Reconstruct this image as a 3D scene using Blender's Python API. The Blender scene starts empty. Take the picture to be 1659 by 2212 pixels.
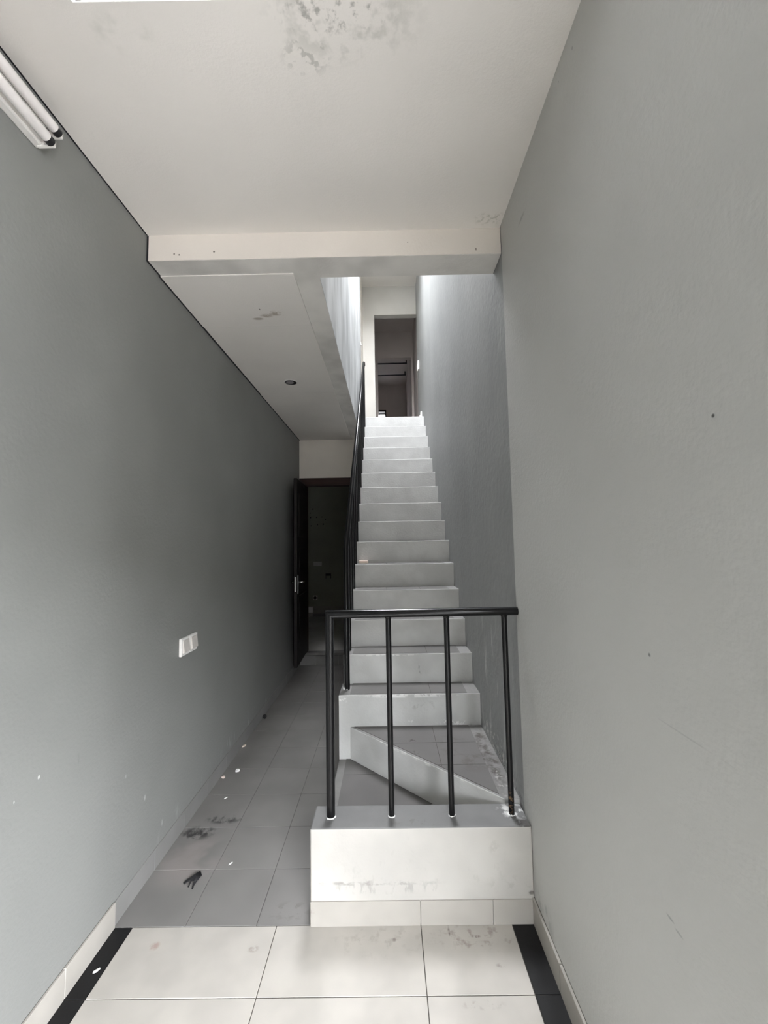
import bpy, bmesh, math, random
from mathutils import Vector, Matrix

random.seed(7)
scene = bpy.context.scene
COL = scene.collection

# ------------------------------------------------------------------ camera
F_PX, IMG_W = 880.0, 1659.0
PITCH, YAW, ROLL = 0.07536717, -0.00613087, -0.01775735
CAM_Z = 1.594
fwd = Vector((math.sin(YAW) * math.cos(PITCH), math.cos(YAW) * math.cos(PITCH), math.sin(PITCH)))
right = Vector((math.cos(YAW), -math.sin(YAW), 0.0))
up = right.cross(fwd)
r2 = math.cos(ROLL) * right + math.sin(ROLL) * up
u2 = -math.sin(ROLL) * right + math.cos(ROLL) * up
cam_data = bpy.data.cameras.new('camera')
cam_data.sensor_fit = 'HORIZONTAL'
cam_data.sensor_width = 36.0
cam_data.lens = 36.0 * F_PX / IMG_W
cam_data.clip_start = 0.02
cam_data.clip_end = 200
cam = bpy.data.objects.new('camera', cam_data)
cam.matrix_world = Matrix(((r2.x, u2.x, -fwd.x, 0), (r2.y, u2.y, -fwd.y, 0), (r2.z, u2.z, -fwd.z, CAM_Z), (0, 0, 0, 1)))
COL.objects.link(cam)
scene.camera = cam

# ------------------------------------------------------------------ sky and daylight openings
world = bpy.data.worlds.new('overcast_sky')
scene.world = world
world.use_nodes = True
bg = world.node_tree.nodes['Background']
bg.inputs['Color'].default_value = (0.935, 0.955, 1.0, 1)
bg.inputs['Strength'].default_value = 84


def portal(name, loc, rot, sx, sy):
    """light portal: guides sky sampling through a daylight opening, emits nothing"""
    l = bpy.data.lights.new(name, 'AREA')
    l.shape = 'RECTANGLE'
    l.size, l.size_y = sx, sy
    l.cycles.is_portal = True
    o = bpy.data.objects.new(name, l)
    o.location = loc
    o.rotation_euler = rot
    COL.objects.link(o)


# openings: ceiling skylight over the hall, front doorway behind the camera, stairwell skylight
HX0, HX1, HY0, HY1 = -0.874, 0.05, 0.88, 1.0485  # hall skylight
DX0, DX1, DZ1, DY = 0.40, 3.25, 2.30, -1.75  # front doorway
SY0, SY1, SZ = 3.45, 5.25, 6.75                                    # stairwell skylight
portal('hall_skylight_portal', ((HX0 + HX1) / 2, (HY0 + HY1) / 2 + 0.12, 3.45), (0, 0, 0), HX1 - HX0, HY1 - HY0 + 0.3)
portal('front_door_portal', ((DX0 + DX1) / 2, DY - 0.12, DZ1 / 2), (math.radians(90), 0, 0), DX1 - DX0, DZ1)
portal('stair_skylight_portal', (0.12, (SY0 + SY1) / 2, SZ + 0.02), (0, 0, 0), 0.94, SY1 - SY0)

vs = scene.view_settings
vs.view_transform = 'Standard'
vs.look = 'None'
vs.gamma = 1.0
vs.exposure = 0.0
vs.use_curve_mapping = False
scene.cycles.max_bounces = 9
scene.cycles.diffuse_bounces = 7
scene.cycles.use_denoising = True
scene.cycles.adaptive_threshold = 0.02


# ------------------------------------------------------------------ materials
def new_mat(name):
    m = bpy.data.materials.new(name)
    m.use_nodes = True
    return m, m.node_tree.nodes, m.node_tree.links, m.node_tree.nodes['Principled BSDF']


def mapped_noise(N, L, scale, stretch=(1, 1, 1), detail=2.0, rough=0.55):
    geo = N.new('ShaderNodeNewGeometry')
    mp = N.new('ShaderNodeMapping')
    mp.inputs['Scale'].default_value = stretch
    L.new(geo.outputs['Position'], mp.inputs['Vector'])
    n = N.new('ShaderNodeTexNoise')
    n.inputs['Scale'].default_value = scale
    n.inputs['Detail'].default_value = detail
    n.inputs['Roughness'].default_value = rough
    L.new(mp.outputs['Vector'], n.inputs['Vector'])
    return n.outputs['Fac']


def map_range(N, L, val, a, b, c=0.0, d=1.0, smooth=True):
    r = N.new('ShaderNodeMapRange')
    r.interpolation_type = 'SMOOTHSTEP' if smooth else 'LINEAR'
    r.inputs[1].default_value, r.inputs[2].default_value = a, b
    r.inputs[3].default_value, r.inputs[4].default_value = c, d
    L.new(val, r.inputs[0])
    return r.outputs[0]


def math_node(N, L, op, a, b):
    n = N.new('ShaderNodeMath')
    n.operation = op
    for i, x in enumerate((a, b)):
        if isinstance(x, (int, float)):
            n.inputs[i].default_value = x
        else:
            L.new(x, n.inputs[i])
    return n.outputs[0]


def mix_col(N, L, fac, a, b):
    n = N.new('ShaderNodeMix')
    n.data_type = 'RGBA'
    if isinstance(fac, (int, float)):
        n.inputs[0].default_value = fac
    else:
        L.new(fac, n.inputs[0])
    for i, x in ((6, a), (7, b)):
        if isinstance(x, tuple):
            n.inputs[i].default_value = (*x, 1)
        else:
            L.new(x, n.inputs[i])
    return n.outputs[2]


def spot_mask(N, L, centre, radii, scale=14.0, lo=0.42, hi=0.62, stretch=(1, 1, 1), soft=0.35):
    """ragged stain: ellipsoid around a place on the surface, broken up by noise"""
    geo = N.new('ShaderNodeNewGeometry')
    s = N.new('ShaderNodeVectorMath'); s.operation = 'SUBTRACT'
    s.inputs[1].default_value = centre
    L.new(geo.outputs['Position'], s.inputs[0])
    d = N.new('ShaderNodeVectorMath'); d.operation = 'DIVIDE'
    d.inputs[1].default_value = radii
    L.new(s.outputs[0], d.inputs[0])
    ln = N.new('ShaderNodeVectorMath'); ln.operation = 'LENGTH'
    L.new(d.outputs[0], ln.inputs[0])
    fall = map_range(N, L, ln.outputs['Value'], 1.0, soft)
    if scale is None:
        return fall
    nz = map_range(N, L, mapped_noise(N, L, scale, stretch, 3.0, 0.6), lo, hi)
    return math_node(N, L, 'MULTIPLY', fall, nz)


def paint(name, col, rough=0.7, var=0.05, scale=2.5, stretch=(1, 1, 1), bump=0.04, bump_scale=90.0, stains=(), spec=0.3):
    """stains: (centre, radii, colour, strength, noise scale, lo, hi, stretch)"""
    m, N, L, B = new_mat(name)
    dark = tuple(c * (1 - var * 2) for c in col)
    lite = tuple(min(1, c * (1 + var)) for c in col)
    f = map_range(N, L, mapped_noise(N, L, scale, stretch), 0.3, 0.7)
    c = mix_col(N, L, f, dark, lite)
    for st in stains:
        centre, radii, scol, strength = st[:4]
        extra = st[4:]
        mk = spot_mask(N, L, centre, radii, *extra)
        c = mix_col(N, L, math_node(N, L, 'MULTIPLY', mk, strength), c, scol)
    L.new(c, B.inputs['Base Color'])
    B.inputs['Roughness'].default_value = rough
    B.inputs['Specular IOR Level'].default_value = spec
    if bump:
        b = N.new('ShaderNodeBump')
        b.inputs['Strength'].default_value = bump
        b.inputs['Distance'].default_value = 0.01
        L.new(mapped_noise(N, L, bump_scale, (1, 1, 1), 2.0), b.inputs['Height'])
        L.new(b.outputs['Normal'], B.inputs['Normal'])
    return m


def plain(name, col, rough=0.5, metal=0.0, spec=0.5):
    m, N, L, B = new_mat(name)
    f = map_range(N, L, mapped_noise(N, L, 40.0), 0.3, 0.7)
    L.new(mix_col(N, L, f, tuple(c * 0.94 for c in col), col), B.inputs['Base Color'])
    B.inputs['Roughness'].default_value = rough
    B.inputs['Metallic'].default_value = metal
    B.inputs['Specular IOR Level'].default_value = spec
    return m


GREY_SHADED = (0.226, 0.230, 0.221)  # same paint as the right wall, darkened to carry the left wall's shade
DIRT = (0.05, 0.045, 0.04)
WHITE = (0.78, 0.78, 0.76)
M = {}
M['wall_grey_shaded_left'] = paint('grey_wall_paint_shaded_left', GREY_SHADED, 0.55, 0.03, 1.6, bump=0.12, bump_scale=70, stains=(
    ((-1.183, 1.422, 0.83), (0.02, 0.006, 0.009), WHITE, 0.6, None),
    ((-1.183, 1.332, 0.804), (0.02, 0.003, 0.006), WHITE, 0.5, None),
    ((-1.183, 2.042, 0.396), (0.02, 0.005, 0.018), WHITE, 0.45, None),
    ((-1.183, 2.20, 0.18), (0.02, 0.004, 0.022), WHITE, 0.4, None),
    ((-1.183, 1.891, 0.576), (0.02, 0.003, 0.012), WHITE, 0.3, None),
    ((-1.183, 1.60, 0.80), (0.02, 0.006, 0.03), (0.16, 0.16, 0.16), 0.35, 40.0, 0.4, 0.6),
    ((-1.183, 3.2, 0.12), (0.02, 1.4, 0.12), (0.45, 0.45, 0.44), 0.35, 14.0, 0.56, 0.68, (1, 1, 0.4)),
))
M['wall_grey_lit_right'] = paint('grey_wall_paint_lit_right', (0.485, 0.488, 0.47), 0.55, 0.025, 1.2, bump=0.12, bump_scale=70, stains=(  # same paint as the left wall, its stronger light put into the colour
    ((0.592, 0.94, 0.781), (0.02, 0.016, 0.004), (0.2, 0.2, 0.2), 0.55, None),
    ((0.592, 0.915, 0.773), (0.02, 0.016, 0.004), (0.2, 0.2, 0.2), 0.45, None),
    ((0.592, 0.86, 1.196), (0.02, 0.16, 0.0025), (0.3, 0.3, 0.3), 0.35, 12.0, 0.4, 0.6),
    ((0.592, 1.137, 3.088), (0.02, 0.004, 0.008), (0.12, 0.12, 0.12), 0.6, None),
    ((0.592, 1.237, 3.098), (0.02, 0.004, 0.005), (0.12, 0.12, 0.12), 0.6, None),
    ((0.592, 0.724, 1.812), (0.02, 0.005, 0.005), (0.05, 0.05, 0.05), 0.9, None),
    ((0.592, 0.953, 1.329), (0.02, 0.006, 0.006), (0.1, 0.1, 0.1), 0.7, None),
    ((0.592, 1.62, 2.95), (0.02, 0.07, 0.012), (0.2, 0.2, 0.19), 0.5, 40.0, 0.4, 0.6),
    ((0.592, 1.72, 0.12), (0.02, 0.12, 0.10), (0.22, 0.22, 0.22), 0.5, 18.0, 0.42, 0.6),
))
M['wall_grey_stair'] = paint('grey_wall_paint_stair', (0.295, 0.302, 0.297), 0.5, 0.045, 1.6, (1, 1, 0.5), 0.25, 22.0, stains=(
    ((0.59, 2.5, 0.75), (0.05, 0.75, 0.55), (0.62, 0.63, 0.61), 0.6, 11.0, 0.56, 0.68, (1, 1.6, 0.22)),
    ((0.59, 2.4, 0.42), (0.06, 0.55, 0.14), (0.66, 0.66, 0.63), 0.8, 30.0, 0.52, 0.64),
    ((0.59, 2.2, 0.42), (0.06, 0.35, 0.10), DIRT, 0.8, 45.0, 0.55, 0.66),
    ((0.597, 2.03, 2.72), (0.03, 0.05, 0.25), (0.5, 0.5, 0.49), 0.7, 14.0, 0.46, 0.6, (1, 2, 0.3)),
))
M['wall_upper_plaster'] = paint('patchy_plaster_upper', (0.52, 0.53, 0.53), 0.7, 0.15, 2.0, (1, 2.6, 0.8), 0.3, 14.0)
M['wall_cream'] = paint('cream_wall_paint', (0.80, 0.75, 0.68), 0.7, 0.03, 2.0)
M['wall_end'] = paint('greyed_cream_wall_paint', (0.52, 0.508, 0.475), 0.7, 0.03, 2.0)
M['tile_far_room'] = paint('far_room_floor_tile', (0.62, 0.61, 0.585), 0.4, 0.05, 3.0)
M['wall_olive'] = paint('olive_grey_wall_paint', (0.38, 0.39, 0.32), 0.7, 0.04, 2.0)
M['ceiling_white'] = paint('offwhite_ceiling_paint', (0.755, 0.725, 0.685), 0.85, 0.03, 1.3, bump=0.08, bump_scale=120, stains=(
    ((-0.13, 1.085, 3.155), (0.24, 0.075, 0.05), (0.16, 0.16, 0.14), 0.6, 34.0, 0.53, 0.72),
    ((-0.10, 1.10, 3.155), (0.30, 0.15, 0.05), (0.40, 0.40, 0.36), 0.45, 16.0, 0.48, 0.66),
    ((-0.23, 1.19, 3.155), (0.10, 0.07, 0.05), (0.32, 0.32, 0.29), 0.5, 30.0, 0.52, 0.60),
    ((-0.78, 1.12, 3.155), (0.12, 0.07, 0.05), (0.36, 0.38, 0.32), 0.4, 9.0, 0.4, 0.65),
    ((0.53, 1.87, 3.155), (0.10, 0.05, 0.05), (0.40, 0.40, 0.34), 0.6, 40.0, 0.48, 0.62),
    ((-0.665, 2.405, 3.015), (0.055, 0.034, 0.05), (0.34, 0.29, 0.24), 0.8, 18.0, 0.36, 0.5),
    ((-0.725, 2.430, 3.015), (0.05, 0.026, 0.05), (0.36, 0.31, 0.26), 0.8, 18.0, 0.34, 0.48),
    ((-0.785, 2.462, 3.015), (0.045, 0.020, 0.05), (0.36, 0.31, 0.26), 0.8, 18.0, 0.34, 0.48),
    ((-0.745, 2.36, 3.015), (0.006, 0.012, 0.05), (0.15, 0.13, 0.11), 0.8, None),
))
M['beam_cream'] = paint('cream_beam_paint', (0.76, 0.71, 0.65), 0.8, 0.03, 2.0, bump=0.1, stains=(
    ((-1.04, 1.93, 3.055), (0.006, 0.02, 0.006), (0.1, 0.08, 0.06), 0.9, None),
    ((-1.015, 1.93, 3.05), (0.005, 0.02, 0.006), (0.1, 0.08, 0.06), 0.9, None),
    ((-0.84, 1.93, 3.062), (0.007, 0.02, 0.006), (0.1, 0.08, 0.06), 0.9, None),
    ((0.47, 1.93, 3.045), (0.004, 0.02, 0.01), (0.1, 0.08, 0.06), 0.9, None),
    ((0.13, 1.93, 3.09), (0.004, 0.02, 0.004), (0.1, 0.08, 0.06), 0.9, None),
))
M['beam_soffit'] = paint('rough_soffit_paint', (0.66, 0.64, 0.605), 0.85, 0.09, 3.5, bump=0.2, bump_scale=40)
M['gap_dark'] = plain('gap_shade_black', (0.02, 0.02, 0.022), 0.9)  # black colour standing in for shade inside the ceiling gaps
M['tile_cream'] = paint('cream_floor_tile', (0.43, 0.408, 0.37), 0.42, 0.035, 7.0, bump=0.02, bump_scale=200, spec=0.4, stains=(
    ((0.33, 1.77, 0), (0.24, 0.08, 0.05), (0.20, 0.15, 0.13), 0.55, 22.0, 0.52, 0.68),
    ((0.33, 1.775, 0), (0.025, 0.008, 0.05), (0.14, 0.10, 0.09), 0.8, 60.0, 0.35, 0.55),
    ((0.225, 1.80, 0), (0.006, 0.03, 0.05), (0.14, 0.12, 0.1), 0.8, 60.0, 0.35, 0.55),
    ((0.0, 1.765, 0), (0.010, 0.010, 0.05), (0.15, 0.13, 0.12), 0.8, None),
    ((-0.05, 1.76, 0), (0.25, 0.09, 0.05), (0.30, 0.27, 0.24), 0.5, 24.0, 0.52, 0.68),
    ((0.40, 1.66, 0), (0.025, 0.012, 0.05), (0.22, 0.19, 0.17), 0.6, 50.0, 0.4, 0.6),
    ((-0.96, 1.75, 0), (0.025, 0.025, 0.05), (0.32, 0.22, 0.18), 0.7, 30.0, 0.4, 0.6),
    ((-0.56, 1.735, 0), (0.03, 0.02, 0.05), (0.25, 0.21, 0.18), 0.6, 45.0, 0.46, 0.6),
    ((0.30, 1.53, 0), (0.10, 0.02, 0.05), (0.28, 0.25, 0.22), 0.6, 40.0, 0.48, 0.64),
))
M['tile_grey'] = paint('grey_stair_tile', (0.20, 0.193, 0.185), 0.5, 0.05, 3.0, bump=0.02, bump_scale=200, spec=0.35, stains=(
    ((-1.08, 2.39, 0), (0.13, 0.075, 0.05), (0.02, 0.02, 0.02), 0.9, 17.0, 0.42, 0.6),
    ((-0.98, 2.50, 0), (0.13, 0.05, 0.05), (0.025, 0.025, 0.025), 0.9, 20.0, 0.43, 0.6),
    ((-1.02, 2.2, 0), (0.22, 0.22, 0.05), (0.33, 0.29, 0.28), 0.5, 4.0, 0.35, 0.6),
    ((-0.45, 1.9, 0), (0.12, 0.06, 0.05), (0.12, 0.11, 0.10), 0.5, 25.0, 0.5, 0.64),
))
M['tile_stair'] = paint('grey_stair_tread_tile', (0.132, 0.127, 0.122), 0.5, 0.05, 3.0, bump=0.02, bump_scale=200, spec=0.35, stains=(
    ((0.13, 2.55, 0.402), (0.03, 0.03, 0.05), (0.05, 0.045, 0.04), 0.85, 50.0, 0.5, 0.58),
    ((0.12, 2.40, 0.402), (0.05, 0.05, 0.05), (0.05, 0.045, 0.04), 0.8, 42.0, 0.54, 0.6),
    ((0.45, 2.45, 0.402), (0.22, 0.3, 0.05), (0.08, 0.07, 0.06), 0.6, 14.0, 0.50, 0.66),
    ((0.38, 2.78, 0.603), (0.03, 0.02, 0.05), (0.06, 0.05, 0.05), 0.8, 40.0, 0.45, 0.6),
))
M['skirting_grey'] = paint('grey_skirting_paint', (0.235, 0.232, 0.225), 0.5, 0.05, 4.0)
M['skirting_cream'] = paint('cream_skirting_tile', (0.38, 0.362, 0.328), 0.45, 0.03, 6.0, stains=(
    ((-0.345, 1.82, 0.05), (0.02, 0.02, 0.03), (0.25, 0.22, 0.2), 0.6, 40.0, 0.4, 0.6),))
M['tile_black'] = paint('black_border_tile', (0.010, 0.010, 0.0105), 0.5, 0.08, 8.0, spec=0.22)
M['grout'] = plain('dark_grout', (0.075, 0.068, 0.06), 0.9)
M['riser'] = paint('light_grey_riser_paint', (0.58, 0.583, 0.57), 0.5, 0.05, 5.0, bump=0.12, bump_scale=60, stains=(
    ((0.13, 2.752, 0.592), (0.40, 0.03, 0.016), (0.85, 0.85, 0.83), 0.9, 22.0, 0.44, 0.52),
    ((-0.30, 2.752, 0.58), (0.05, 0.03, 0.03), (0.85, 0.85, 0.83), 0.8, 30.0, 0.44, 0.54),
    ((0.15, 2.752, 0.43), (0.05, 0.03, 0.012), (0.85, 0.85, 0.83), 0.8, 30.0, 0.44, 0.54),
    ((0.40, 2.752, 0.42), (0.12, 0.03, 0.03), (0.85, 0.85, 0.83), 0.7, 40.0, 0.52, 0.6),
    ((0.0, 2.97, 0.795), (0.3, 0.03, 0.008), (0.85, 0.85, 0.83), 0.8, 26.0, 0.42, 0.52),
    ((0.23, 2.97, 0.70), (0.10, 0.03, 0.05), (0.12, 0.12, 0.12), 0.6, 20.0, 0.54, 0.66, (1, 1, 0.5)),
    ((0.22, 2.752, 0.53), (0.16, 0.03, 0.04), (0.3, 0.3, 0.29), 0.4, 24.0, 0.5, 0.66),
    ((0.54, 2.4, 0.402), (0.07, 0.5, 0.03), (0.06, 0.05, 0.043), 0.9, 16.0, 0.36, 0.62),
    ((0.555, 2.15, 0.402), (0.05, 0.25, 0.03), (0.5, 0.49, 0.46), 0.6, 26.0, 0.56, 0.66),
    ((0.13, 2.4, 0.395), (0.6, 0.6, 0.012), (0.80, 0.80, 0.78), 0.7, 24.0, 0.50, 0.58),
))
M['tread_paint'] = paint('grey_tread_edge_paint', (0.215, 0.212, 0.205), 0.55, 0.06, 8.0, bump=0.1, bump_scale=60, stains=(
    ((0.54, 2.4, 0.402), (0.07, 0.5, 0.03), (0.06, 0.05, 0.043), 0.9, 16.0, 0.36, 0.62),
    ((0.555, 2.15, 0.402), (0.05, 0.25, 0.03), (0.5, 0.49, 0.46), 0.6, 26.0, 0.56, 0.66),
))
M['block_face'] = paint('cream_block_paint', (0.475, 0.461, 0.43), 0.55, 0.045, 4.0, bump=0.15, bump_scale=35, stains=(
    ((-0.08, 1.829, 0.165), (0.34, 0.03, 0.013), (0.20, 0.185, 0.17), 0.6, 34.0, 0.44, 0.62, (0.6, 1, 1.6)),
    ((-0.05, 1.829, 0.148), (0.34, 0.03, 0.035), (0.26, 0.245, 0.23), 0.5, 55.0, 0.50, 0.66, (1, 1, 0.35)),
    ((0.1, 1.829, 0.24), (0.55, 0.03, 0.16), (0.33, 0.315, 0.29), 0.4, 26.0, 0.58, 0.74, (1, 1, 0.5)),
    ((0.50, 1.829, 0.15), (0.14, 0.03, 0.05), (0.35, 0.33, 0.3), 0.5, 22.0, 0.52, 0.66),
    ((0.58, 1.829, 0.12), (0.02, 0.03, 0.012), (0.1, 0.09, 0.08), 0.8, 50.0, 0.4, 0.56),
    ((0.43, 1.829, 0.30), (0.03, 0.03, 0.04), (0.4, 0.38, 0.35), 0.5, 30.0, 0.45, 0.6),
    ((-0.22, 1.829, 0.35), (0.12, 0.03, 0.03), (0.45, 0.43, 0.4), 0.5, 36.0, 0.5, 0.64),
))
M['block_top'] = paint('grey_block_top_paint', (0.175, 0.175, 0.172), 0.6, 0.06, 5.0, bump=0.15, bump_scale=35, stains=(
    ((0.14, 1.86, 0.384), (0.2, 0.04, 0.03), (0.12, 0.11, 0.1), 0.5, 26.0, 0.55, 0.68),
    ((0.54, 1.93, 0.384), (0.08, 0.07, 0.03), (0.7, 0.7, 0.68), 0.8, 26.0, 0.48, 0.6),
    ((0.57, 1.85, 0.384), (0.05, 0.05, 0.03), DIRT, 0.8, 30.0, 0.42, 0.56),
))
M['black_paint'] = paint('black_gloss_rail_paint', (0.0055, 0.0055, 0.006), 0.24, 0.1, 20.0, bump=0.03, bump_scale=60, spec=0.32, stains=(
    ((0.525, 1.905, 0.44), (0.02, 0.03, 0.06), (0.16, 0.10, 0.05), 0.7, 40.0, 0.48, 0.6),))
M['paint_blob'] = plain('white_paint_blob', (0.8, 0.8, 0.78), 0.7)
M['door_wood'] = paint('dark_brown_door_wood', (0.010, 0.007, 0.0065), 0.5, 0.15, 3.0, (12, 12, 0.6), 0.05, 20)
M['frame_wood'] = paint('dark_red_brown_frame_wood', (0.035, 0.015, 0.012), 0.5, 0.15, 3.0, (0.6, 12, 12), 0.05, 20)
M['chrome'] = plain('brushed_chrome', (0.75, 0.75, 0.75), 0.25, 1.0)
M['plastic_white'] = plain('white_plastic', (0.80, 0.79, 0.76), 0.35)
M['plastic_cream'] = plain('cream_plastic', (0.62, 0.59, 0.55), 0.35)
M['plastic_black'] = plain('black_plastic', (0.015, 0.015, 0.017), 0.4)
M['lamp_white'] = plain('white_lamp_housing', (0.78, 0.76, 0.73), 0.4)
M['lamp_glass'] = plain('frosted_tube_glass', (0.80, 0.77, 0.75), 0.25)
M['lamp_lens'] = plain('grey_lamp_lens', (0.34, 0.32, 0.33), 0.25)
M['dark_trim'] = plain('dark_lamp_trim', (0.03, 0.028, 0.03), 0.35)
M['paper_pink'] = plain('pale_pink_offcut', (0.85, 0.72, 0.66), 0.6)
M['paper_tan'] = plain('pale_tan_offcut', (0.78, 0.68, 0.58), 0.6)
M['upper_room'] = paint('dusky_room_paint', (0.58, 0.53, 0.505), 0.8, 0.04, 1.5)
M['ground'] = paint('darkened_concrete', (0.16, 0.155, 0.15), 0.85, 0.05, 1.0)  # unseen ground, darkened so less light bounces in at the doorway
M['facade'] = paint('darkened_facade', (0.07, 0.068, 0.065), 0.85, 0.05, 1.0)  # unseen facade, darkened for a sharper light edge on the left wall
M['concrete'] = paint('bare_concrete', (0.36, 0.36, 0.35), 0.9, 0.06, 2.0)


def glass_mat():
    m, N, L, B = new_mat('window_glass')
    f = map_range(N, L, mapped_noise(N, L, 3.0), 0.3, 0.7)
    L.new(mix_col(N, L, f, (0.92, 0.94, 0.95), (0.97, 0.98, 0.98)), B.inputs['Base Color'])
    B.inputs['Roughness'].default_value = 0.05
    B.inputs['Transmission Weight'].default_value = 1.0
    B.inputs['IOR'].default_value = 1.02
    return m


M['glass'] = glass_mat()


def sheet_mat(name='milky_roof_sheet', lo=(0.38, 0.385, 0.39), hi=(0.42, 0.425, 0.43)):
    m, N, L, B = new_mat(name)
    t = N.new('ShaderNodeBsdfTranslucent')
    f = map_range(N, L, mapped_noise(N, L, 3.0), 0.3, 0.7)
    L.new(mix_col(N, L, f, lo, hi), t.inputs['Color'])
    L.new(t.outputs[0], N['Material Output'].inputs['Surface'])
    return m


M['roof_sheet'] = sheet_mat()
M['frosted_glass'] = sheet_mat('frosted_window_glass', (0.50, 0.503, 0.506), (0.56, 0.563, 0.566))
M['grey_glass'] = sheet_mat('grey_frosted_window_glass', (0.095, 0.094, 0.094), (0.105, 0.104, 0.104))


# ------------------------------------------------------------------ mesh helpers
def obj_from_bm(name, bm, mats, parent=None, smooth=False):
    me = bpy.data.meshes.new(name)
    bm.normal_update()
    bm.to_mesh(me)
    bm.free()
    if not isinstance(mats, (list, tuple)):
        mats = [mats]
    for m in mats:
        me.materials.append(M[m])
    if smooth:
        for p in me.polygons:
            p.use_smooth = True
    o = bpy.data.objects.new(name, me)
    COL.objects.link(o)
    if parent is not None:
        o.parent = parent
        o.matrix_parent_inverse = parent.matrix_world.inverted() if parent.matrix_world != Matrix() else Matrix()
    return o


def add_box(bm, x0, x1, y0, y1, z0, z1, bevel=0.0, seg=2):
    r = bmesh.ops.create_cube(bm, size=1.0)
    vsx = r['verts']
    for v in vsx:
        v.co = Vector((x0 + (v.co.x + 0.5) * (x1 - x0), y0 + (v.co.y + 0.5) * (y1 - y0), z0 + (v.co.z + 0.5) * (z1 - z0)))
    if bevel > 0:
        es = list({e for v in vsx for e in v.link_edges})
        bmesh.ops.bevel(bm, geom=es, offset=bevel, segments=seg, profile=0.5, affect='EDGES')
    return vsx


def box(name, x0, x1, y0, y1, z0, z1, mat, parent=None, bevel=0.0, top_mat=None, seg=2):
    bm = bmesh.new()
    add_box(bm, x0, x1, y0, y1, z0, z1, bevel, seg)
    mats = [mat]
    if top_mat:
        mats.append(top_mat)
        bm.normal_update()
        for f in bm.faces:
            if f.normal.z > 0.6:
                f.material_index = 1
    return obj_from_bm(name, bm, mats, parent)


def boxes(name, lst, mat, parent=None, bevel=0.0):
    bm = bmesh.new()
    for b in lst:
        add_box(bm, *b, bevel=bevel)
    return obj_from_bm(name, bm, mat, parent)


def prism(name, pts, z0, z1, mat, parent=None, bevel=0.0, top_mat=None):
    bm = bmesh.new()
    lo = [bm.verts.new((x, y, z0)) for x, y in pts]
    hi = [bm.verts.new((x, y, z1)) for x, y in pts]
    n = len(pts)
    bm.faces.new(lo[::-1])
    bm.faces.new(hi)
    for i in range(n):
        bm.faces.new((lo[i], lo[(i + 1) % n], hi[(i + 1) % n], hi[i]))
    bmesh.ops.recalc_face_normals(bm, faces=bm.faces)
    if bevel:
        top_e = [e for e in bm.edges if all(abs(v.co.z - z1) < 1e-6 for v in e.verts)]
        bmesh.ops.bevel(bm, geom=top_e, offset=bevel, segments=2, profile=0.5, affect='EDGES')
    mats = [mat]
    if top_mat:
        mats.append(top_mat)
        bm.normal_update()
        for f in bm.faces:
            if f.normal.z > 0.6:
                f.material_index = 1
    return obj_from_bm(name, bm, mats, parent)


def add_tube(bm, a, b, r, seg=16, r_end=None, caps=True):
    a, b = Vector(a), Vector(b)
    d = b - a
    q = d.to_track_quat('Z', 'Y').to_matrix().to_4x4()
    q.translation = (a + b) / 2
    bmesh.ops.create_cone(bm, cap_ends=caps, segments=seg, radius1=r, radius2=r if r_end is None else r_end, depth=d.length, matrix=q)


def add_path(bm, pts, r, seg=16):
    """one continuous tube through the given points with mitred bends and rounded ends"""
    pts = [Vector(p) for p in pts]
    rings = []
    n = len(pts)
    u = None
    for i, p in enumerate(pts):
        din = (p - pts[i - 1]).normalized() if i else (pts[1] - p).normalized()
        dout = (pts[i + 1] - p).normalized() if i < n - 1 else din
        t = (din + dout).normalized()
        s = 1.0 / max(0.5, t.dot(dout))
        if u is None:
            u = t.orthogonal().normalized()
        else:                                   # carry the frame along, no twist
            u = prev.rotation_difference(t) @ u
            u = (u - t * u.dot(t)).normalized()
        prev = t
        w = t.cross(u)
        # mitre stretch lies in the plane of the bend
        bend = (dout - din)
        bend = bend.normalized() if bend.length > 1e-6 else None
        ring = []
        for k in range(seg):
            an = 2 * math.pi * k / seg
            off = (u * math.cos(an) + w * math.sin(an)) * r
            if bend is not None:
                off += bend * off.dot(bend) * (s - 1)
            ring.append(bm.verts.new(p + off))
        rings.append(ring)
    for i in range(n - 1):
        for k in range(seg):
            bm.faces.new((rings[i][k], rings[i][(k + 1) % seg], rings[i + 1][(k + 1) % seg], rings[i + 1][k]))
    bm.faces.new(rings[0][::-1])
    bm.faces.new(rings[-1])
    bmesh.ops.recalc_face_normals(bm, faces=bm.faces)


def tube(name, a, b, r, mat, parent=None, seg=16, r_end=None):
    bm = bmesh.new()
    add_tube(bm, a, b, r, seg, r_end)
    o = obj_from_bm(name, bm, mat, parent, smooth=True)
    sharpen(o)
    return o


def sharpen(o, angle=40):
    me = o.data
    bm = bmesh.new()
    bm.from_mesh(me)
    for e in bm.edges:
        if len(e.link_faces) == 2 and e.calc_face_angle(0) > math.radians(angle):
            e.smooth = False
    bm.to_mesh(me)
    bm.free()


def lathe(name, profile, mat, parent=None, seg=40, centre=(0, 0, 0)):
    bm = bmesh.new()
    cx, cy, cz = centre
    rings = []
    for r, z in profile:
        rings.append([bm.verts.new((cx + r * math.cos(2 * math.pi * k / seg), cy + r * math.sin(2 * math.pi * k / seg), cz + z)) for k in range(seg)])
    for a, b in zip(rings, rings[1:]):
        for k in range(seg):
            bm.faces.new((a[k], a[(k + 1) % seg], b[(k + 1) % seg], b[k]))
    if profile[0][0] < 0.002:
        pass
    bmesh.ops.recalc_face_normals(bm, faces=bm.faces)
    o = obj_from_bm(name, bm, mat, parent, smooth=True)
    sharpen(o)
    return o


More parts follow.
